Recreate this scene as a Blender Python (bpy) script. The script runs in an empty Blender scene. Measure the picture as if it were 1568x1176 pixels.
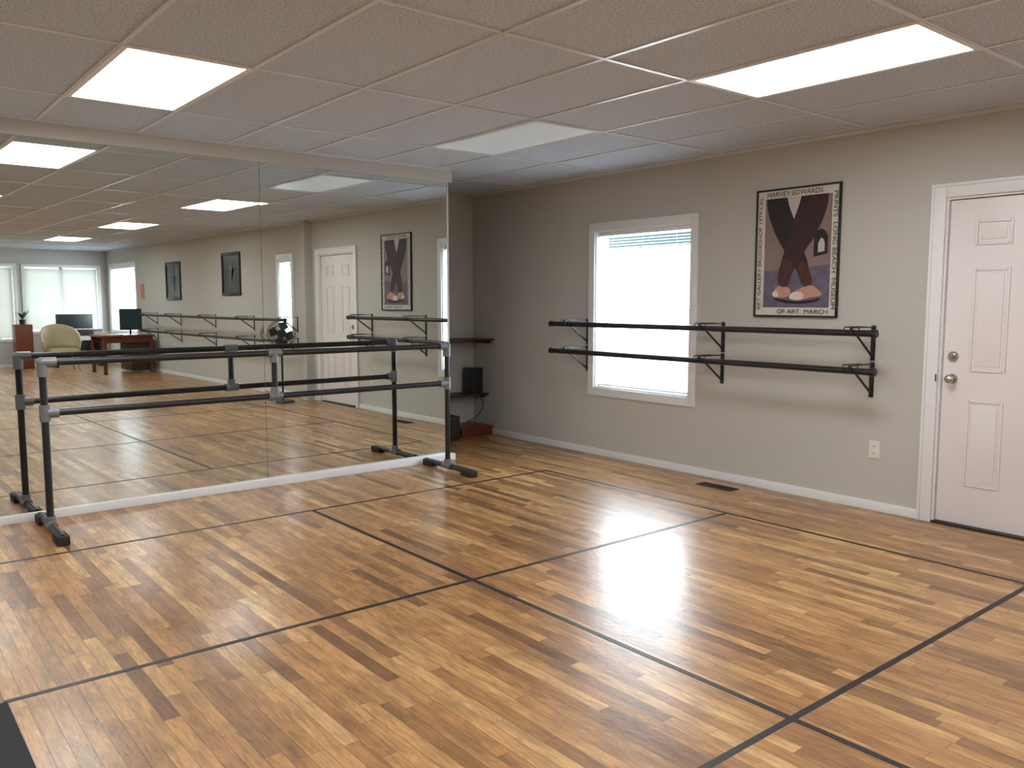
import bpy, bmesh, math, random
from mathutils import Vector, Matrix
random.seed(4)
sc=bpy.context.scene
sc.view_settings.view_transform='Standard'
sc.view_settings.look='None'
XA=5.35; YM=6.0; CZ=2.52; YB=7.22; YE=-8.4; XL=-3.0

# ---------------------------------------------------------------- materials
def newmat(n):
    m=bpy.data.materials.new(n); m.use_nodes=True
    return m,m.node_tree.nodes,m.node_tree.links,m.node_tree.nodes['Principled BSDF']
def mat(n,col,rough=.5,metal=0,var=.06,scale=8,bump=0,bscale=60,spec=.5,coat=0,emit=None):
    m,N,L,b=newmat(n)
    tc=N.new('ShaderNodeTexCoord')
    nz=N.new('ShaderNodeTexNoise'); nz.inputs['Scale'].default_value=scale; nz.inputs['Detail'].default_value=3
    L.new(tc.outputs['Object'],nz.inputs['Vector'])
    mx=N.new('ShaderNodeMix'); mx.data_type='RGBA'
    mx.inputs[6].default_value=(*[c*(1-var) for c in col],1)
    mx.inputs[7].default_value=(*[min(1,c*(1+var)) for c in col],1)
    L.new(nz.outputs['Fac'],mx.inputs[0]); L.new(mx.outputs[2],b.inputs['Base Color'])
    b.inputs['Roughness'].default_value=rough; b.inputs['Metallic'].default_value=metal
    b.inputs['Specular IOR Level'].default_value=spec
    b.inputs['Coat Weight'].default_value=coat
    if emit: 
        b.inputs['Emission Color'].default_value=(*emit[0],1); b.inputs['Emission Strength'].default_value=emit[1]
    if bump:
        n2=N.new('ShaderNodeTexNoise'); n2.inputs['Scale'].default_value=bscale; n2.inputs['Detail'].default_value=4
        L.new(tc.outputs['Object'],n2.inputs['Vector'])
        bp=N.new('ShaderNodeBump'); bp.inputs['Strength'].default_value=bump; bp.inputs['Distance'].default_value=.003
        L.new(n2.outputs['Fac'],bp.inputs['Height']); L.new(bp.outputs[0],b.inputs['Normal'])
    return m
def srgb(r,g,b):
    f=lambda c:(c/255/12.92 if c/255<=.04045 else ((c/255+.055)/1.055)**2.4)
    return (f(r),f(g),f(b))

M_wall=mat('wall_paint',srgb(197,193,185),.75,bump=.15,bscale=180,var=.02,scale=2)
M_white=mat('trim_white',srgb(235,235,235),.4,var=.01)
M_door=mat('door_white',srgb(238,230,228),.35,var=.01)
M_black=mat('black_powdercoat',(.012,.012,.013),.38)
M_rub=mat('black_rubber',(.015,.015,.016),.7,bump=.2)
M_grey=mat('grey_fitting',srgb(120,122,124),.45,metal=.3)
M_chrome=mat('satin_nickel',(.6,.58,.55),.22,metal=1)
M_tape=mat('black_tape',(.012,.011,.012),.45)
M_mat=mat('mat_rubber',(.012,.012,.014),.75,bump=.4,bscale=150)
M_dark=mat('dark_plastic',(.02,.02,.022),.35)
M_darkwood=mat('dark_wood',srgb(52,36,28),.4,var=.3,scale=14)
M_redwood=mat('red_wood',srgb(105,50,28),.35,var=.25,scale=12)
M_cream=mat('cream_wicker',srgb(182,168,138),.6,var=.2,scale=60,bump=.5,bscale=90)
M_screen=mat('screen_glass',srgb(40,60,70),.15)
M_leaf=mat('leaf_green',srgb(50,80,35),.5,var=.3)
M_tbar=mat('tbar_metal',srgb(222,224,228),.3,var=.02)
M_out=mat('outlet_white',srgb(232,230,222),.35)
M_slot=mat('slot_black',(.01,.01,.01),.5)
M_paper=mat('poster_paper',srgb(222,214,200),.5,var=.02)
M_ink=mat('poster_ink',srgb(40,34,36),.6)
M_card=mat('orange_card',srgb(200,110,80),.6)
M_shade_eave=mat('shading_eave_tint',(.06,.10,.112),.8)  # dark cyan for the added eave that dims the window tops

# mirror
m,N,L,b=newmat('mirror_silver'); M_mirror=m
b.inputs['Base Color'].default_value=(.78,.82,.79,1); b.inputs['Metallic'].default_value=1; b.inputs['Roughness'].default_value=0.0
M_edge=mat('mirror_edge',srgb(90,100,95),.3)

# ceiling tile
m,N,L,b=newmat('acoustic_tile'); M_tile=m
tc=N.new('ShaderNodeTexCoord')
n1=N.new('ShaderNodeTexNoise'); n1.inputs['Scale'].default_value=100; n1.inputs['Detail'].default_value=5; n1.inputs['Roughness'].default_value=.7
L.new(tc.outputs['Object'],n1.inputs['Vector'])
cr=N.new('ShaderNodeValToRGB'); e=cr.color_ramp.elements
e[0].position=.36; e[0].color=(*srgb(134,140,148),1); e[1].position=.49; e[1].color=(*srgb(206,216,229),1)
L.new(n1.outputs['Fac'],cr.inputs[0]); L.new(cr.outputs[0],b.inputs['Base Color']); b.inputs['Roughness'].default_value=.9
bp=N.new('ShaderNodeBump'); bp.inputs['Strength'].default_value=.3; bp.inputs['Distance'].default_value=.003
L.new(n1.outputs['Fac'],bp.inputs['Height']); L.new(bp.outputs[0],b.inputs['Normal'])

# light diffuser
def emat(n,col,s):
    m,N,L,b=newmat(n)
    tc=N.new('ShaderNodeTexCoord'); sp=N.new('ShaderNodeSeparateXYZ'); L.new(tc.outputs['Generated'],sp.inputs[0])
    mm=N.new('ShaderNodeMath'); mm.operation='PINGPONG'; mm.inputs[1].default_value=.5; L.new(sp.outputs['X'],mm.inputs[0])
    mr=N.new('ShaderNodeMapRange'); mr.inputs[1].default_value=0; mr.inputs[2].default_value=.25; mr.inputs[3].default_value=s*.55; mr.inputs[4].default_value=s
    L.new(mm.outputs[0],mr.inputs[0])
    b.inputs['Base Color'].default_value=(.8,.8,.8,1); b.inputs['Emission Color'].default_value=(*col,1)
    L.new(mr.outputs[0],b.inputs['Emission Strength']); return m
M_lamp=emat('fluorescent_diffuser',(.95,.98,1),19)
M_dimglow=mat('prismatic_diffuser_glow',(.9,.95,1.0),.15,var=.04,scale=90,bump=.6,bscale=150,emit=((.72,.92,1),.16))  # dim panel: faint bluish glow added to brighten its cover

# blind slats : translucent
m,N,L,b=newmat('blind_vinyl'); M_blind=m
out=N['Material Output']
tr=N.new('ShaderNodeBsdfTranslucent'); tr.inputs[0].default_value=(.85,.9,.95,1)
b.inputs['Base Color'].default_value=(.85,.87,.88,1); b.inputs['Roughness'].default_value=.4
ms=N.new('ShaderNodeMixShader'); ms.inputs[0].default_value=.07
L.new(b.outputs[0],ms.inputs[1]); L.new(tr.outputs[0],ms.inputs[2]); L.new(ms.outputs[0],out.inputs[0])

# wood floor
m,N,L,b=newmat('oak_strip_floor'); M_floor=m
def math_(op,a,c=None,d=None):
    n=N.new('ShaderNodeMath'); n.operation=op
    for i,v in enumerate((a,c,d)):
        if v is None: continue
        if isinstance(v,(int,float)): n.inputs[i].default_value=v
        else: L.new(v,n.inputs[i])
    return n.outputs[0]
geo=N.new('ShaderNodeNewGeometry'); sp=N.new('ShaderNodeSeparateXYZ'); L.new(geo.outputs['Position'],sp.inputs[0])
PW=.056; PL=.66
xs=math_('DIVIDE',math_('ADD',sp.outputs[0],20),PW); row=math_('FLOOR',xs); fx=math_('FRACT',xs)
wn=N.new('ShaderNodeTexWhiteNoise'); wn.noise_dimensions='1D'; L.new(row,wn.inputs['W'])
ys=math_('ADD',math_('DIVIDE',math_('ADD',sp.outputs[1],20),PL),math_('MULTIPLY',wn.outputs['Value'],13.7))
colm=math_('FLOOR',ys); fy=math_('FRACT',ys)
cb=N.new('ShaderNodeCombineXYZ'); L.new(row,cb.inputs[0]); L.new(colm,cb.inputs[1])
w2=N.new('ShaderNodeTexWhiteNoise'); w2.noise_dimensions='3D'; L.new(cb.outputs[0],w2.inputs['Vector'])
cr=N.new('ShaderNodeValToRGB'); cr.color_ramp.interpolation='LINEAR'
els=[(0,(124,86,52)),(.10,(150,106,66)),(.3,(170,122,74)),(.6,(184,134,82)),(.88,(198,150,94)),(1,(212,168,112))]
er=cr.color_ramp.elements
er[0].position=0; er[0].color=(*srgb(*els[0][1]),1); er[1].position=1; er[1].color=(*srgb(*els[-1][1]),1)
for p,c in els[1:-1]:
    q=er.new(p); q.color=(*srgb(*c),1)
L.new(w2.outputs['Value'],cr.inputs[0])
# grain
mv=N.new('ShaderNodeCombineXYZ')
L.new(math_('MULTIPLY',sp.outputs[0],1.0),mv.inputs[0]); L.new(math_('MULTIPLY',sp.outputs[1],.09),mv.inputs[1]); L.new(math_('MULTIPLY',w2.outputs['Value'],9),mv.inputs[2])
g=N.new('ShaderNodeTexNoise'); g.inputs['Scale'].default_value=75; g.inputs['Detail'].default_value=6; g.inputs['Roughness'].default_value=.65; g.inputs['Distortion'].default_value=.9
L.new(mv.outputs[0],g.inputs['Vector'])
gr=N.new('ShaderNodeMapRange'); gr.inputs[1].default_value=.3; gr.inputs[2].default_value=.7; gr.inputs[3].default_value=.56; gr.inputs[4].default_value=1.24
L.new(g.outputs['Fac'],gr.inputs[0])
mv2=N.new('ShaderNodeCombineXYZ')
L.new(sp.outputs[0],mv2.inputs[0]); L.new(math_('MULTIPLY',sp.outputs[1],.35),mv2.inputs[1]); L.new(math_('MULTIPLY',w2.outputs['Value'],31),mv2.inputs[2])
g2=N.new('ShaderNodeTexNoise'); g2.inputs['Scale'].default_value=16; g2.inputs['Detail'].default_value=3; L.new(mv2.outputs[0],g2.inputs['Vector'])
gr2=N.new('ShaderNodeMapRange'); gr2.inputs[1].default_value=.3; gr2.inputs[2].default_value=.6; gr2.inputs[3].default_value=.68; gr2.inputs[4].default_value=1.06
L.new(g2.outputs['Fac'],gr2.inputs[0])
# seams
ex=math_('MINIMUM',fx,math_('SUBTRACT',1,fx)); ey=math_('MULTIPLY',math_('MINIMUM',fy,math_('SUBTRACT',1,fy)),PL/PW)
ed=math_('MINIMUM',ex,ey)
sm=N.new('ShaderNodeMapRange'); sm.inputs[1].default_value=.012; sm.inputs[2].default_value=.035; sm.inputs[3].default_value=.5; sm.inputs[4].default_value=1
L.new(ed,sm.inputs[0])
fac=math_('MULTIPLY',math_('MULTIPLY',gr.outputs[0],gr2.outputs[0]),sm.outputs[0])
vm=N.new('ShaderNodeVectorMath'); vm.operation='SCALE'; L.new(cr.outputs[0],vm.inputs[0]); L.new(fac,vm.inputs['Scale'])
L.new(vm.outputs[0],b.inputs['Base Color'])
b.inputs['Roughness'].default_value=.36
b.inputs['Specular IOR Level'].default_value=.5
b.inputs['Coat Weight'].default_value=.28; b.inputs['Coat Roughness'].default_value=.18
gm=N.new('ShaderNodeCombineXYZ'); L.new(sp.outputs[0],gm.inputs[0]); L.new(math_('MULTIPLY',sp.outputs[1],.6),gm.inputs[1])
hb=N.new('ShaderNodeTexNoise'); hb.inputs['Scale'].default_value=42; hb.inputs['Detail'].default_value=4; L.new(gm.outputs[0],hb.inputs['Vector'])
hh=math_('ADD',math_('MULTIPLY',hb.outputs['Fac'],1.0),math_('MULTIPLY',sm.outputs[0],.25))
bp=N.new('ShaderNodeBump'); bp.inputs['Strength'].default_value=.34; bp.inputs['Distance'].default_value=.0026
L.new(hh,bp.inputs['Height']); L.new(bp.outputs[0],b.inputs['Normal']); L.new(bp.outputs[0],b.inputs['Coat Normal'])

# ---------------------------------------------------------------- mesh helpers
COL=bpy.context.collection
def link(o,parent=None):
    COL.objects.link(o)
    if parent: o.parent=parent
    return o
def group(name):
    e=bpy.data.objects.new(name,None); e.empty_display_size=.1; COL.objects.link(e); return e
def from_bm(name,bm,mt,parent=None,smooth=False):
    me=bpy.data.meshes.new(name); bm.normal_update(); bm.to_mesh(me); bm.free()
    if mt: me.materials.append(mt)
    if smooth:
        for p in me.polygons: p.use_smooth=True
        try: me.set_sharp_from_angle(angle=math.radians(40))
        except Exception: pass
    return link(bpy.data.objects.new(name,me),parent)
def bm_box(bm,a,c):
    lo=[min(a[i],c[i]) for i in range(3)]; hi=[max(a[i],c[i]) for i in range(3)]
    vs=[bm.verts.new((x,y,z)) for x in (lo[0],hi[0]) for y in (lo[1],hi[1]) for z in (lo[2],hi[2])]
    for f in ((0,1,3,2),(4,6,7,5),(0,4,5,1),(2,3,7,6),(0,2,6,4),(1,5,7,3)): bm.faces.new([vs[i] for i in f])
def boxes(name,lst,mt,parent=None,bev=0):
    bm=bmesh.new()
    for a,c in lst: bm_box(bm,a,c)
    if bev: bmesh.ops.bevel(bm,geom=bm.edges[:],offset=bev,segments=2,affect='EDGES',profile=.6)
    return from_bm(name,bm,mt,parent,smooth=bool(bev))
def box(name,a,c,mt,parent=None,bev=0): return boxes(name,[(a,c)],mt,parent,bev)
def bm_cyl(bm,p,q,r,r2=None,seg=20):
    p=Vector(p);q=Vector(q);d=q-p
    M=Matrix.Translation((p+q)/2)@d.to_track_quat('Z','Y').to_matrix().to_4x4()
    bmesh.ops.create_cone(bm,cap_ends=True,segments=seg,radius1=r,radius2=r if r2 is None else r2,depth=d.length,matrix=M)
def cyls(name,lst,mt,parent=None,seg=20):
    bm=bmesh.new()
    for t in lst: bm_cyl(bm,*t[:3],(t[3] if len(t)>3 else None),seg)
    return from_bm(name,bm,mt,parent,smooth=True)
def sphere(name,c,r,mt,parent=None,sc3=(1,1,1),seg=20):
    bm=bmesh.new(); bmesh.ops.create_uvsphere(bm,u_segments=seg,v_segments=seg//2+2,radius=r,matrix=Matrix.Translation(c)@Matrix.Diagonal((*sc3,1)))
    return from_bm(name,bm,mt,parent,smooth=True)
def curve(name,pts,r,mt,parent=None,cyclic=False,bez=False):
    cu=bpy.data.curves.new(name,'CURVE'); cu.dimensions='3D'; cu.bevel_depth=r; cu.bevel_resolution=3; cu.use_fill_caps=True
    s=cu.splines.new('NURBS' if bez else 'POLY'); s.points.add(len(pts)-1)
    for i,p in enumerate(pts): s.points[i].co=(*p,1)
    s.use_cyclic_u=cyclic
    if bez: s.order_u=3; s.use_endpoint_u=not cyclic
    cu.materials.append(mt); return link(bpy.data.objects.new(name,cu),parent)

# ---------------------------------------------------------------- room shell
box('floor',(XL,YE,-.1),(XA,YB,0),M_floor)
box('ceiling',(XL,YE,CZ),(XA,YB,CZ+.1),M_tile)
WIN1=(4.29,5.37,.62,2.02); DOOR=(1.36,2.33,0,2.03); WIN2=(.07,.50,.90,2.02); WIN3=(-8.1,-6.35,.75,2.15)
def wall_x(name,x0,x1,y0,y1,ops):
    L_=[]; y=y0
    for o in sorted(ops):
        L_.append(((x0,y,0),(x1,o[0],CZ)))
        if o[2]>0: L_.append(((x0,o[0],0),(x1,o[1],o[2])))
        L_.append(((x0,o[0],o[3]),(x1,o[1],CZ))); y=o[1]
    L_.append(((x0,y,0),(x1,y1,CZ)))
    return boxes(name,L_,M_wall)
wall_x('wall_right',XA,XA+.14,YE,YB,[WIN1,DOOR,WIN2,WIN3])
box('wall_back',(XL,YB,0),(XA+.14,YB+.12,CZ),M_wall)
WX=4.205
box('wall_mirror',(XL,YM+.03,0),(WX,YM+.16,CZ),M_wall)
box('wall_left',(XL-.12,YE-.12,0),(XL,YB+.12,CZ),M_wall)
EW=[(3.71,5.15,.75,2.13),(2.90,3.49,.60,2.13)]
def wall_y(name,y0,y1,x0,x1,ops):
    L_=[]; x=x0
    for o in sorted(ops):
        L_.append(((x,y0,0),(o[0],y1,CZ))); L_.append(((o[0],y0,0),(o[1],y1,o[2]))); L_.append(((o[0],y0,o[3]),(o[1],y1,CZ))); x=o[1]
    L_.append(((x,y0,0),(x1,y1,CZ))); return boxes(name,L_,M_wall)
wall_y('wall_front',YE-.14,YE,XL,XA+.14,EW)
box('trim_header',(XL,YM-.035,2.415),(WX,YM+.03,CZ),M_wall,bev=.004)
box('trim_pilaster',(XA-.12,1.0,0),(XA,1.16,CZ),M_wall)
bh=.062
boxes('baseboard_right',[((XA-.014,a,0),(XA,c,bh)) for a,c in ((YE,1.0),(1.16,1.27),(2.41,YB))],M_white,bev=.004)
box('baseboard_mirror',(XL,YM-.04,0),(WX+.01,YM+.03,.055),M_white,bev=.004)
box('baseboard_back',(4.16,YB-.014,0),(XA-.014,YB,bh),M_white)
box('baseboard_front',(XL,YE,0),(XA-.014,YE+.014,bh),M_white)

# mirror panels (glass sheets mounted very slightly out of square)
mg=group('wall_mirror_panels'); DR=math.radians(.5); DLf=math.radians(.95)
xs_=[-2.74,-1.02,.70,2.495,4.175]
def ymir(x): return YM+(x-2.495)*math.tan(DR if x>2.5 else DLf) if x>.6 else YM-.0298
for i in range(4):
    o=box('mirror_panel_%d'%(i+1),(.0015,0,.055),(xs_[i+1]-xs_[i]-.0015,.006,2.415),M_mirror,mg)
    o.location=(xs_[i],ymir(xs_[i]),0)
    if i>=2: o.rotation_euler[2]=(DLf,DR)[i-2]
boxes('seams',[((x-.0015,ymir(x)+.001,.055),(x+.0015,YM+.026,2.415)) for x in xs_],M_edge,mg)

# ceiling grid + lights
GX=[1.055+.596*k for k in range(-7,8)]; GX=[x for x in GX if XL<x<XA]
GY=[2.81+1.175*k for k in range(-12,4)]; GY=[y for y in GY if YE<y<YB]
gl=[((x-.0115,YE,CZ-.006),(x+.0115,YB,CZ)) for x in GX]+[((XL,y-.0115,CZ-.0065),(XA,y+.0115,CZ)) for y in GY]
gl+=[((XA-.02,YE,CZ-.02),(XA,YB,CZ)),((XL,YM-.055,CZ-.012),(WX,YM-.035,CZ))]
boxes('ceiling_grid',gl,M_tbar)
def fixture(x0,x1,y0,y1,on):
    g_=group('ceiling_light_panel')
    box('diffuser',(x0+.028,y0+.028,CZ-.004),(x1-.028,y1-.028,CZ-.001),M_lamp if on else M_dimglow,g_)
    boxes('frame',[((x0,y0,CZ-.009),(x0+.03,y1,CZ)),((x1-.03,y0,CZ-.009),(x1,y1,CZ)),((x0+.03,y0,CZ-.009),(x1-.03,y0+.03,CZ)),((x0+.03,y1-.03,CZ-.009),(x1-.03,y1,CZ))],M_white if on else M_tbar,g_)
gx=lambda k:1.055+.596*k
for k,y0,on in ((0,3.985,1),(4,1.635,1),(4,3.985,0),(4,-1.89,1),(4,-5.415,1),(0,.46,1),(0,-3.065,1),(0,-6.6,1),(-4,3.985,1),(-4,.46,1),(-4,-3.065,1)):  # leftmost row is unseen, added to light the room
    fixture(gx(k),gx(k)+.596,y0,y0+1.175,on)

# windows
def window_x(name,o,blind=True):
    y0,y1,z0,z1=o; g_=group(name); w=.072
    boxes('casing',[((XA-.018,y0-w,z0-w),(XA,y0,z1+w)),((XA-.018,y1,z0-w),(XA,y1+w,z1+w)),((XA-.018,y0,z1),(XA,y1,z1+w)),((XA-.018,y0,z0-w),(XA,y1,z0))],M_white,g_,bev=.003)
    t=.012
    boxes('jamb',[((XA-.002,y0,z0),(XA+.14,y0+t,z1)),((XA-.002,y1-t,z0),(XA+.14,y1,z1)),((XA-.002,y0+t,z1-t),(XA+.14,y1-t,z1)),((XA-.002,y0+t,z0),(XA+.14,y1-t,z0+t))],M_white,g_)
    zm=(z0+z1)/2; s=.035
    boxes('sash',[((XA+.09,y0+t,z0+t),(XA+.12,y0+t+s,z1-t)),((XA+.09,y1-t-s,z0+t),(XA+.12,y1-t,z1-t)),((XA+.09,y0+t+s,z1-t-s),(XA+.12,y1-t-s,z1-t)),((XA+.09,y0+t+s,z0+t),(XA+.12,y1-t-s,z0+t+s)),((XA+.09,y0+t+s,zm-s/2),(XA+.12,y1-t-s,zm+s/2))],M_white,g_)
    bm=bmesh.new(); z=z1-.06; bw=.0125; th=math.radians(24)
    while z>z0+.04:
        dx=bw*math.cos(th); dz=bw*math.sin(th)
        v=[bm.verts.new(p) for p in ((XA+.045-dx,y0+.018,z-dz),(XA+.045,y0+.018,z+.0015),(XA+.045+dx,y0+.018,z+dz),(XA+.045-dx,y1-.018,z-dz),(XA+.045,y1-.018,z+.0015),(XA+.045+dx,y1-.018,z+dz))]
        bm.faces.new((v[0],v[1],v[4],v[3])); bm.faces.new((v[1],v[2],v[5],v[4])); z-=.024
    from_bm('blind_slats',bm,M_blind,g_)
    box('head_rail',(XA+.025,y0+.015,z1-.045),(XA+.06,y1-.015,z1-.014),M_white,g_)
    box('bottom_rail',(XA+.033,y0+.018,z0+.018),(XA+.057,y1-.018,z0+.032),M_white,g_)
    cyls('lift_cords',[((XA+.03,y,z0+.03),(XA+.03,y,z1-.04),.0012) for y in (y0+.18,(y0+y1)/2,y1-.18)],M_white,g_,seg=6)
    boxes('added_shading_eave',[((XA+.15,y0-.9,z1+.10),(XA+.62,y1+.9,z1+.14)),((XA+.60,y0-.9,z1-.12),(XA+.62,y1+.9,z1+.10))],M_shade_eave,g_)  # eave added outside to darken the top strip of the window
    ld=bpy.data.lights.new('portal','AREA'); ld.shape='RECTANGLE'; ld.size=z1-z0; ld.size_y=y1-y0; ld.cycles.is_portal=True
    lo=bpy.data.objects.new('sky_portal',ld); lo.location=(XA+.145,(y0+y1)/2,zm); lo.rotation_euler=(0,math.radians(90),0); link(lo,g_)
window_x('window_1',WIN1); window_x('window_2',WIN2); window_x('window_3',WIN3)
def window_y(name,o):
    x0,x1,z0,z1=o; g_=group(name); w=.065; y=YE
    boxes('casing',[((x0-w,y,z0-w),(x0,y+.02,z1+w)),((x1,y,z0-w),(x1+w,y+.02,z1+w)),((x0,y,z1),(x1,y+.02,z1+w)),((x0,y,z0-w),(x1,y+.02,z0))],M_white,g_,bev=.003)
    boxes('sash',[((x0,y-.12,z0),(x0+.05,y-.08,z1)),((x1-.05,y-.12,z0),(x1,y-.08,z1)),(((x0+x1)/2-.03,y-.12,z0),((x0+x1)/2+.03,y-.08,z1)),((x0+.05,y-.12,z1-.05),(x1-.05,y-.08,z1)),((x0+.05,y-.12,z0),(x1-.05,y-.08,z0+.05))],M_white,g_)
    bm=bmesh.new(); z=z1-.05; th=math.radians(78)
    while z>z0+.03:
        dx=.018*math.cos(th); dz=.018*math.sin(th)
        v=[bm.verts.new(p) for p in ((x0+.01,y-.04+dx,z-dz),(x1-.01,y-.04+dx,z-dz),(x1-.01,y-.04-dx,z+dz),(x0+.01,y-.04-dx,z+dz))]
        bm.faces.new(v); z-=.0335
    from_bm('blind_slats',bm,M_blind2,g_)
    ld=bpy.data.lights.new('portal','AREA'); ld.shape='RECTANGLE'; ld.size=x1-x0; ld.size_y=z1-z0; ld.cycles.is_portal=True
    lo=bpy.data.objects.new('sky_portal',ld); lo.location=((x0+x1)/2,YE-.15,(z0+z1)/2); lo.rotation_euler=(math.radians(90),0,0); link(lo,g_)
M_blind2=M_blind.copy(); M_blind2.name='blind_cream'
for n in M_blind2.node_tree.nodes:
    if n.type=='MIX_SHADER': n.inputs[0].default_value=.03
    if n.type=='BSDF_PRINCIPLED': n.inputs['Base Color'].default_value=(.6,.58,.5,1)
window_y('window_4',EW[0]); window_y('window_5',EW[1])

# door
g_=group('door_1'); y0,y1=1.36,2.33
w=.085
boxes('casing',[((XA-.02,y0-w,0),(XA,y0,2.03+w)),((XA-.02,y1,0),(XA,y1+w,2.03+w)),((XA-.02,y0,2.03),(XA,y1,2.03+w))],M_white,g_,bev=.005)
boxes('casing_bead',[((XA-.028,y0-w,0),(XA-.02,y0-w+.018,2.03+w)),((XA-.028,y1+w-.018,0),(XA-.02,y1+w,2.03+w)),((XA-.028,y0-w+.018,2.03+w-.018),(XA-.02,y1+w-.018,2.03+w))],M_white,g_,bev=.003)
boxes('jamb',[((XA-.002,y0,.0),(XA+.14,y0+.012,2.03)),((XA-.002,y1-.012,0),(XA+.14,y1,2.03)),((XA-.002,y0+.012,2.018),(XA+.14,y1-.012,2.03))],M_white,g_)
box('slab',(XA+.022,y0+.015,.016),(XA+.062,y1-.015,2.014),M_door,g_,bev=.002)
pl=[]; pc=[]
for ya,yb in ((2.165,1.955),(1.735,1.525)):
    for za,zb in ((.26,.80),(.97,1.60),(1.735,1.885)):
        s=.018
        xf=XA+.022; xo=XA+.015
        pl+=[((xo,ya,za),(xf+.001,ya-s,zb)),((xo,yb,za),(xf+.001,yb+s,zb)),((xo,ya-s,za),(xf+.001,yb+s,za+s)),((xo,ya-s,zb-s),(xf+.001,yb+s,zb))]
        pc.append(((xf-.004,ya-.034,za+.034),(xf+.001,yb+.034,zb-.034)))
boxes('panel_molding',pl,M_door,g_,bev=.0055)
boxes('panel_fields',pc,M_door,g_,bev=.0035)
for z,nm in ((.92,'knob'),(1.06,'deadbolt')):
    L_=[((XA+.022,2.255,z),(XA+.012,2.255,z),.032,.030)]
    if nm=='knob': L_+=[((XA+.014,2.255,z),(XA-.02,2.255,z),.012)]
    else: L_+=[((XA+.012,2.255,z),(XA+.002,2.255,z),.018,.016)]
    cyls(nm+'_rose',L_,M_chrome,g_,seg=28)
sphere('knob',(XA-.03,2.255,.92),.027,M_chrome,g_,(.75,1,1),28)
box('deadbolt_thumb_turn',(XA+.003,2.251,1.045),(XA-.014,2.259,1.075),M_chrome,g_,bev=.003)
boxes('latch_plates',[((XA-.021,2.334,.90),(XA+.01,2.342,.945))],M_slot,g_)
box('threshold',(XA-.012,y0,0),(XA+.14,y1,.013),M_slot,g_,bev=.003)
box('exterior_backing',(XA+.1,y0+.012,.018),(XA+.12,y1-.012,2.018),M_door,g_)

# floor tape lines
LX=[2.42,4.52]
tw=.013
tl=[((.38,y-tw,0),(4.52+tw,y+tw,.0012)) for y in (5.09,3.285,1.475,-.34)]
tl+=[((x-tw,-.34,0),(x+tw,5.09,.0014)) for x in LX]
boxes('floor_line_tape',tl,M_tape)
box('rubber_floor_mat',(-1.4,.2,0),(.39,3.27,.008),M_mat,bev=.003)

# vent
g_=group('floor_vent')
boxes('frame',[((5.055,3.65,0),(5.065,3.97,.005)),((5.16,3.65,0),(5.17,3.97,.005)),((5.065,3.65,0),(5.16,3.66,.005)),((5.065,3.96,0),(5.16,3.97,.005))],M_darkwood,g_)
box('well',(5.065,3.66,0),(5.16,3.96,.0015),M_slot,g_)
boxes('louvers',[((5.065,3.66+.0125*i+.004,.0015),(5.16,3.66+.0125*i+.008,.004)) for i in range(24)],M_darkwood,g_)

# outlet
g_=group('wall_outlet'); yc,zc=2.72,.412
box('plate',(XA-.006,yc-.036,zc-.058),(XA,yc+.036,zc+.058),M_out,g_,bev=.002)
for dz in (.024,-.024):
    box('receptacle',(XA-.009,yc-.017,zc+dz-.014),(XA-.006,yc+.017,zc+dz+.014),M_out,g_,bev=.001)
    boxes('slots',[((XA-.0095,yc-.009,zc+dz-.005),(XA-.009,yc-.006,zc+dz+.007)),((XA-.0095,yc+.006,zc+dz-.005),(XA-.009,yc+.009,zc+dz+.007)),((XA-.0095,yc-.002,zc+dz-.011),(XA-.009,yc+.002,zc+dz-.007))],M_slot,g_)

# ---------------------------------------------------------------- wall barres
def wall_barre(ya,yb,zs,brs,off=.26):
    g_=group('wall_barre'); xb=XA-off
    for i,z in enumerate(zs):
        cyls('bar_%d'%(i+1),[((xb,ya,z),(xb,yb,z),.0215),((xb,ya-.004,z),(xb,ya+.03,z),.026),((xb,yb-.03,z),(xb,yb+.004,z),.026)],M_black,g_,24)
        for y in brs:
            L_=[((XA-.006,y-.016,z-.19),(XA,y+.016,z+.045)),((xb-.03,y-.011,z+.030),(XA-.004,y+.011,z+.037)),((xb-.035,y-.011,z-.005),(xb-.028,y+.011,z+.037))]
            boxes('bracket',L_,M_black,g_,bev=.0015)
            cyls('brace',[((xb+.02,y,z-.002),(XA-.005,y,z-.165),.008),((xb-.022,y,z+.0),(xb+.035,y,z-.012),.012)],M_black,g_,10)
            curve('saddle',[(xb-.028,y-.05,z),(xb-.028,y-.05,z+.03),(xb-.02,y-.05,z+.038),(XA-.12,y-.012,z+.038)],.004,M_black,g_)
            curve('saddle',[(xb-.028,y+.05,z),(xb-.028,y+.05,z+.03),(xb-.02,y+.05,z+.038),(XA-.12,y+.012,z+.038)],.004,M_black,g_)
wall_barre(2.61,5.68,(1.195,.95),(5.46,3.965,2.76))
wall_barre(-5.3,.80,(1.13,.82),(-5.1,-3.8,-2.15,-.6,.66))

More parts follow.
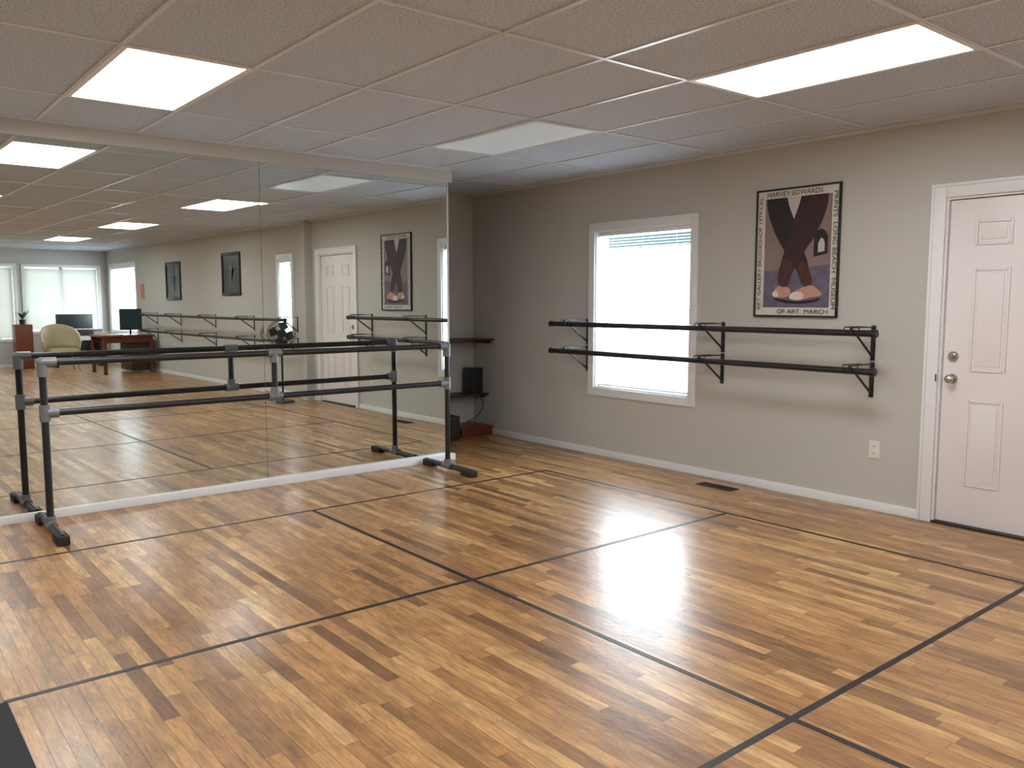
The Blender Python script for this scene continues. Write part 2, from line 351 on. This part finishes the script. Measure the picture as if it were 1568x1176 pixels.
# ---------------------------------------------------------------- portable barre
g_=group('portable_ballet_barre'); yb=5.60; xa_,xc_,xd_=.95,2.40,3.88; zt,zl=1.035,.73
r=.021
cyls('rails',[((xa_+.03,yb,zt),(xd_-.03,yb,zt),r),((xa_+.03,yb,zl),(xd_-.03,yb,zl),r)],M_black,g_,24)
cyls('posts',[((xa_,yb,.06),(xa_,yb,zt-.02),r),((xd_,yb,.06),(xd_,yb,zt-.02),r),((xc_,yb,zl),(xc_,yb,zt),r)],M_black,g_,24)
fit=[]
for x,s in ((xa_,1),(xd_,-1)):
    fit+=[((x-s*.0,yb,zt),(x+s*.075,yb,zt),.030),((x,yb,zt),(x,yb,zt-.085),.030)]
    fit+=[((x,yb,zl),(x+s*.075,yb,zl),.030),((x,yb,zl+.05),(x,yb,zl-.05),.030)]
    fit+=[((x,yb-.055,.045),(x,yb+.055,.045),.030),((x,yb,.045),(x,yb,.10),.030)]
for z,d in ((zt,-1),(zl,1)):
    fit+=[((xc_-.05,yb,z),(xc_+.05,yb,z),.030),((xc_,yb,z),(xc_,yb,z+d*.065),.030)]
cyls('pipe_fittings',fit,M_grey,g_,24)
for x in (xa_,xd_):
    sphere('elbow',(x,yb,zt),.0325,M_grey,g_)
cyls('feet',[((x,yb-.34,.04),(x,yb+.33,.04),.022) for x in (xa_,xd_)],M_black,g_,24)
boxes('foot_pads',[((x-.034,yb-.37,0),(x+.034,yb-.22,.055)) for x in (xa_,xd_)]+[((x-.034,yb+.335,0),(x+.034,yb+.2,.055)) for x in (xa_,xd_)],M_rub,g_,bev=.012)

# ---------------------------------------------------------------- poster
def framed(name,y0,y1,z0,z1,fw_=.014,dep=.02,paper=M_paper):
    g_=group(name); x=XA
    boxes('frame',[((x-dep,y0,z0),(x,y0+fw_,z1)),((x-dep,y1-fw_,z0),(x,y1,z1)),((x-dep,y0+fw_,z1-fw_),(x,y1-fw_,z1)),((x-dep,y0+fw_,z0),(x,y1-fw_,z0+fw_))],M_black,g_,bev=.0015)
    box('print',(x-.012,y0+fw_,z0+fw_),(x,y1-fw_,z1-fw_),paper,g_); return g_
PY0,PY1,PZ0,PZ1=3.02,3.685,1.285,2.205
gp=framed('dance_poster',PY0,PY1,PZ0,PZ1)
W=PY1-PY0; Hh=PZ1-PZ0
lay=[0]
def chaikin(pts,keep):
    for _ in range(3):
        out_=[]
        for i,p in enumerate(pts):
            q=pts[(i+1)%len(pts)]
            if p[1]<=keep and q[1]<=keep: out_+=[p,q]; continue
            if p[1]<=keep: out_+=[p,(.25*p[0]+.75*q[0],.25*p[1]+.75*q[1])]; continue
            if q[1]<=keep: out_+=[(.75*p[0]+.25*q[0],.75*p[1]+.25*q[1])]; continue
            out_+=[(.75*p[0]+.25*q[0],.75*p[1]+.25*q[1]),(.25*p[0]+.75*q[0],.25*p[1]+.75*q[1])]
        pts=[p for i,p in enumerate(out_) if p!=out_[i-1]]
    return pts
def poly(name,pts,mt,parent=None,org=(PY0,PY1,PZ0,PZ1),sm_=True):
    if sm_: pts=chaikin(pts,.076)
    lay[0]+=1; x=XA-.0122-.0003*lay[0]
    bm=bmesh.new(); vs=[bm.verts.new((x,org[1]-u*(org[1]-org[0]),org[3]-v*(org[3]-org[2]))) for u,v in pts]
    f=bm.faces.new(vs); bmesh.ops.triangulate(bm,faces=[f]); bmesh.ops.recalc_face_normals(bm,faces=bm.faces[:])
    return from_bm(name,bm,mt,parent or gp)
P1=mat('photo_wall',srgb(138,116,112),.5,var=.4,scale=5)
P2=mat('photo_floor',srgb(104,96,114),.5,var=.5,scale=22)
P3=mat('photo_legs_maroon',srgb(54,28,30),.5,var=.5,scale=12)
P4=mat('photo_legs_dark',srgb(34,24,28),.5,var=.4,scale=12)
P5=mat('photo_slippers',srgb(196,148,128),.5,var=.25,scale=30)
P6=mat('photo_light',srgb(200,188,184),.5,var=.1)
P7=mat('photo_warmers',srgb(74,40,34),.5,var=.6,scale=40)
P8=mat('photo_slipper_light',srgb(232,214,202),.5,var=.1)
poly('photo_area',[(.115,.075),(.905,.075),(.905,.925),(.115,.925)],P1,sm_=False)
poly('photo_floor',[(.115,.64),(.905,.60),(.905,.925),(.115,.925)],P2,sm_=False)
poly('photo_gap',[(.38,.075),(.56,.075),(.54,.18),(.47,.26),(.41,.17)],P6)
poly('photo_arch',[(.71,.45),(.71,.39),(.74,.35),(.79,.33),(.84,.35),(.87,.39),(.87,.52),(.71,.54)],P4,sm_=False)
poly('photo_arch_inner',[(.76,.44),(.79,.40),(.82,.41),(.835,.44),(.835,.50),(.76,.51)],P6,sm_=False)
poly('left_leg',[(.13,.075),(.38,.075),(.41,.15),(.46,.23),(.50,.32),(.56,.44),(.63,.54),(.66,.62),(.67,.70),(.57,.72),(.52,.64),(.40,.52),(.28,.40),(.19,.27),(.14,.16)],P4)
poly('right_leg',[(.55,.075),(.86,.075),(.86,.15),(.80,.28),(.71,.40),(.62,.48),(.54,.57),(.46,.66),(.43,.74),(.30,.72),(.31,.62),(.36,.49),(.42,.36),(.47,.24),(.52,.15)],P3)
poly('left_warmer',[(.33,.56),(.38,.54),(.48,.57),(.45,.66),(.43,.76),(.38,.77),(.30,.75),(.29,.68)],P7)
poly('right_warmer',[(.51,.60),(.60,.56),(.66,.62),(.71,.71),(.70,.76),(.60,.77),(.55,.70)],P7)
poly('left_slipper',[(.30,.75),(.36,.77),(.42,.76),(.46,.80),(.44,.835),(.36,.85),(.28,.845),(.22,.825),(.25,.79)],P5)
poly('left_slipper_toe',[(.22,.825),(.26,.79),(.30,.80),(.31,.84),(.27,.847)],P8)
poly('right_slipper',[(.53,.79),(.60,.77),(.70,.75),(.76,.775),(.83,.82),(.80,.84),(.70,.845),(.60,.865),(.50,.87),(.43,.85),(.46,.81)],P5)
poly('right_slipper_toe',[(.43,.85),(.46,.81),(.55,.80),(.62,.82),(.60,.865),(.50,.87)],P8)
poly('slipper_shadow',[(.22,.85),(.36,.86),(.50,.88),(.70,.87),(.82,.845),(.78,.885),(.50,.90),(.30,.88)],P4)
def text(s,u,v,size,rot,length):
    cu=bpy.data.curves.new('lettering','FONT'); cu.body=s; cu.size=size; cu.align_x='CENTER'; cu.align_y='CENTER'; cu.materials.append(M_ink)
    o=bpy.data.objects.new('lettering',cu); link(o,gp)
    o.location=(XA-.0195,PY1-u*W,PZ1-v*Hh)
    B=Matrix(((0,0,-1),(-1,0,0),(0,1,0)))
    o.rotation_euler=(B@Matrix.Rotation(math.radians(rot),3,'Z')).to_euler()
    bpy.context.view_layer.update()
    if o.dimensions.x>0: o.scale[0]=length/o.dimensions.x
text('HARVEY EDWARDS',.47,.047,.05,0,.44)
text('PRINTS  LONG BEACH  MUSEUM',.948,.5,.046,-90,.80)
text('OF ART  MARCH',.60,.957,.046,0,.40)
text('ART GALLERY BROOKSHOP 1979 CAL',.066,.5,.043,90,.82)

PD=mat('dark_print',srgb(48,52,52),.35,var=.3,scale=5)
P9=mat('dim_figure',srgb(105,105,100),.5,var=.3,scale=14)
for a,c,z0,z1 in ((-1.79,-1.05,1.49,2.19),(-4.5,-3.73,1.42,2.13)):
    gq=framed('framed_dance_picture',a,c,z0,z1,.05,.025,PD)
    lay[0]=3
    o_=(a,c,z0,z1)
    poly('figure',[(.46,.22),(.50,.19),(.54,.22),(.53,.28),(.62,.33),(.70,.27),(.71,.30),(.62,.38),(.56,.38),(.56,.50),(.60,.66),(.62,.82),(.57,.82),(.52,.62),(.49,.66),(.43,.82),(.39,.82),(.44,.62),(.46,.48),(.44,.36),(.34,.42),(.32,.39),(.44,.30)],P9,gq,o_,sm_=False)

# ---------------------------------------------------------------- alcove
def shelf(nm,x0,y0,z):
    g_=group(nm)
    box('board',(x0,y0,z-.022),(XA,YB,z),M_darkwood,g_,bev=.003)
    boxes('cleat',[((XA-.02,y0+.06,z-.05),(XA,YB,z-.022)),((x0,YB-.02,z-.05),(XA-.02,YB,z-.022))],M_darkwood,g_)
shelf('corner_shelf',4.5,6.85,1.01); shelf('speaker_shelf',4.5,6.95,.43)
def speaker(nm,x,y,z,w_,d,h_,cm=M_dark):
    g_=group(nm)
    box('cabinet',(x,y,z),(x+w_,y+d,z+h_),cm,g_,bev=.006)
    bm=bmesh.new()
    for cz,rr in ((.33,.36),(.74,.2)):
        c=Vector((x+w_/2,y-.001,z+h_*cz)); r_=w_*rr
        bm_cyl(bm,c,c+Vector((0,-.006,0)),r_,r_*.9,24); 
    from_bm('drivers',bm,M_rub,g_,True)
    return g_
sp_=speaker('bookshelf_speaker',5.17,7.0,.43,.14,.16,.27)
curve('speaker_cable',[(5.24,6.945,.43),(5.27,6.93,.36),(5.30,7.0,.25),(5.27,7.1,.14),(5.2,7.15,.104)],.004,M_rub,None,bez=True)
g_=group('wooden_step_box')
box('box',(4.93,6.86,.0),(5.325,7.19,.085),M_redwood,g_,bev=.004)
box('lid',(4.91,6.84,.085),(5.33,7.2,.10),M_redwood,g_,bev=.004)
speaker('subwoofer',4.56,6.75,0,.27,.28,.25)

# ---------------------------------------------------------------- things at the far end of the studio (seen in the mirror)
uz=Vector((0,0,1))
g_=group('pedestal_fan'); fx_,fy_,fz_=4.87,1.14,.95
cyls('stand',[((fx_,fy_,0),(fx_,fy_,.03),.17,.14),((fx_,fy_,.03),(fx_,fy_,.87),.014),((fx_,fy_,.7),(fx_,fy_,.9),.02)],M_dark,g_,28)
fd=Vector((-.55,.83,0)).normalized(); c=Vector((fx_,fy_,fz_))
cyls('motor',[(c-fd*.13,c-fd*.02,.05,.06)],M_dark,g_,24)
sd=Vector((-fd.y,fd.x,0))
for off,rr in ((.0,.195),(.05,.175),(-.03,.175),(.06,.06),(.06,.12),(-.04,.12)):
    curve('cage_ring',[tuple(c+fd*off+(sd*math.cos(t)+uz*math.sin(t))*rr) for t in [i*math.tau/32 for i in range(32)]],.003,M_dark,g_,cyclic=True)
bm=bmesh.new()
for i in range(32):
    t=i*math.tau/32; d=sd*math.cos(t)+uz*math.sin(t)
    bm_cyl(bm,c+fd*.06+d*.03,c+fd*.05+d*.175,.0018,seg=5); bm_cyl(bm,c+fd*.05+d*.175,c+d*.195,.0018,seg=5); bm_cyl(bm,c-fd*.04+d*.04,c+d*.195,.0018,seg=5)
bm_cyl(bm,c+fd*.055,c+fd*.065,.035,seg=20)
from_bm('cage_wires',bm,M_dark,g_)
bm=bmesh.new()
for k in range(4):
    a=k*math.pi/2+.3
    pts=[]
    for rr,da in ((.03,-.3),(.155,-.6),(.172,.0),(.14,.5),(.03,.3)):
        d=sd*math.cos(a+da)+uz*math.sin(a+da); pts.append(bm.verts.new(c+d*rr+fd*(.01+.03*da)))
    bm.faces.new(pts)
from_bm('blades',bm,M_dark,g_)

g_=group('office_desk')
dx0,dx1,dy0,dy1=4.28,5.25,-5.9,-5.0
box('top',(dx0,dy0,.71),(dx1,dy1,.745),M_redwood,g_,bev=.005)
boxes('legs',[((x,y,0),(x+.06,y+.06,.71)) for x in (dx0+.03,dx1-.09) for y in (dy0+.03,dy1-.09)],M_redwood,g_,bev=.004)
boxes('apron',[((dx0+.06,dy1-.07,.60),(dx1-.06,dy1-.05,.71)),((dx0+.06,dy0+.05,.60),(dx1-.06,dy0+.07,.71))],M_redwood,g_)
box('drawer_unit',(dx1-.42,dy0+.1,.05),(dx1-.09,dy1-.1,.60),M_darkwood,g_,bev=.004)
g_=group('computer_monitor')
box('bezel',(4.78,-5.62,.83),(5.2,-5.585,1.25),M_dark,g_,bev=.006)
box('panel',(4.795,-5.586,.845),(5.185,-5.583,1.235),M_screen,g_)
cyls('stand',[((4.99,-5.64,.745),(4.99,-5.64,.9),.018),((4.99,-5.62,.745),(4.99,-5.62,.757),.11)],M_dark,g_)
g_=group('desk_papers')
boxes('sheets',[((4.45,-5.4,.745),(4.7,-5.1,.76)),((4.35,-5.8,.745),(4.57,-5.55,.80))],M_paper,g_)
g_=group('digital_piano')
px0,px1,py0,py1=4.05,4.97,-7.9,-7.5
boxes('body',[((px0,py0,.66),(px1,py1,.80)),((px0,py0,0),(px0+.05,py1-.05,.66)),((px1-.05,py0,0),(px1,py1-.05,.66)),((px0+.05,py0,.15),(px1-.05,py0+.03,.55)),((px0+.1,py0,.80),(px1-.1,py0+.05,1.12))],M_dark,g_,bev=.005)
box('white_keys',(px0+.08,py1-.15,.80),(px1-.08,py1-.01,.812),M_white,g_)
boxes('black_keys',[((px0+.1+i*.03,py1-.15,.812),(px0+.115+i*.03,py1-.06,.822)) for i in range(24) if i%7 not in (2,6)],M_slot,g_)
g_=group('wicker_armchair'); cx,cy=3.93,-6.5
bm=bmesh.new()
bm_box(bm,(cx-.28,cy-.26,.36),(cx+.28,cy+.26,.46)); bmesh.ops.bevel(bm,geom=bm.edges[:],offset=.03,segments=3,affect='EDGES')
from_bm('seat',bm,M_cream,g_,True)
bm=bmesh.new(); n=14; rows=[]
for j in range(6):
    rw=[]
    for i in range(n+1):
        a=math.radians(-20+220*i/n); z=.44+j*.1*(.35+.65*max(0,math.sin(a))**.6)
        rr=.31+.03*j/5
        rw.append(bm.verts.new((cx+rr*math.cos(a),cy-.02-rr*math.sin(a),z)))
    rows.append(rw)
for j in range(5):
    for i in range(n): bm.faces.new((rows[j][i],rows[j][i+1],rows[j+1][i+1],rows[j+1][i]))
o=from_bm('back_and_arms',bm,M_cream,g_,True); sm_=o.modifiers.new('s','SOLIDIFY'); sm_.thickness=.03
cyls('legs',[((cx+sx*.22,cy+sy*.2,.38),(cx+sx*.27,cy+sy*.25,0),.022) for sx in (-1,1) for sy in (-1,1)],M_cream,g_,12)
speaker('floor_speaker',3.33,-7.9,0,.32,.32,.92,M_redwood)
g_=group('potted_plant'); pp=Vector((3.5,-7.74,.92))
cyls('pot',[(pp,pp+uz*.1,.05,.065)],M_dark,g_)
bm=bmesh.new()
for i in range(16):
    a=i*2.4; l=.10+.06*random.random(); d=Vector((math.cos(a),math.sin(a),0)); s_=Vector((-d.y,d.x,0))*.018; b0=pp+uz*.09
    v=[bm.verts.new(p) for p in (b0,b0+d*l*.5+s_+uz*l*.9,b0+d*l+uz*l*(1+.5*random.random()),b0+d*l*.5-s_+uz*l*.9)]
    bm.faces.new(v)
from_bm('leaves',bm,M_leaf,g_)
g_=group('wall_notice_card'); box('card',(XA-.008,-6.05,1.45),(XA,-5.85,1.75),M_card,g_); 

# ---------------------------------------------------------------- world
w=bpy.data.worlds.new('sky'); sc.world=w; w.use_nodes=True
bg=w.node_tree.nodes['Background']; bg.inputs[0].default_value=(.80,.91,1,1); bg.inputs[1].default_value=18

cam=bpy.data.cameras.new('camera'); cam.sensor_width=36; cam.lens=36*1272/1568; cam.clip_end=200
co=bpy.data.objects.new('camera',cam); COL.objects.link(co); co.location=(0,0,1.4)
co.rotation_euler=(math.radians(90-5.7),0,math.radians(-39.2)); sc.camera=co
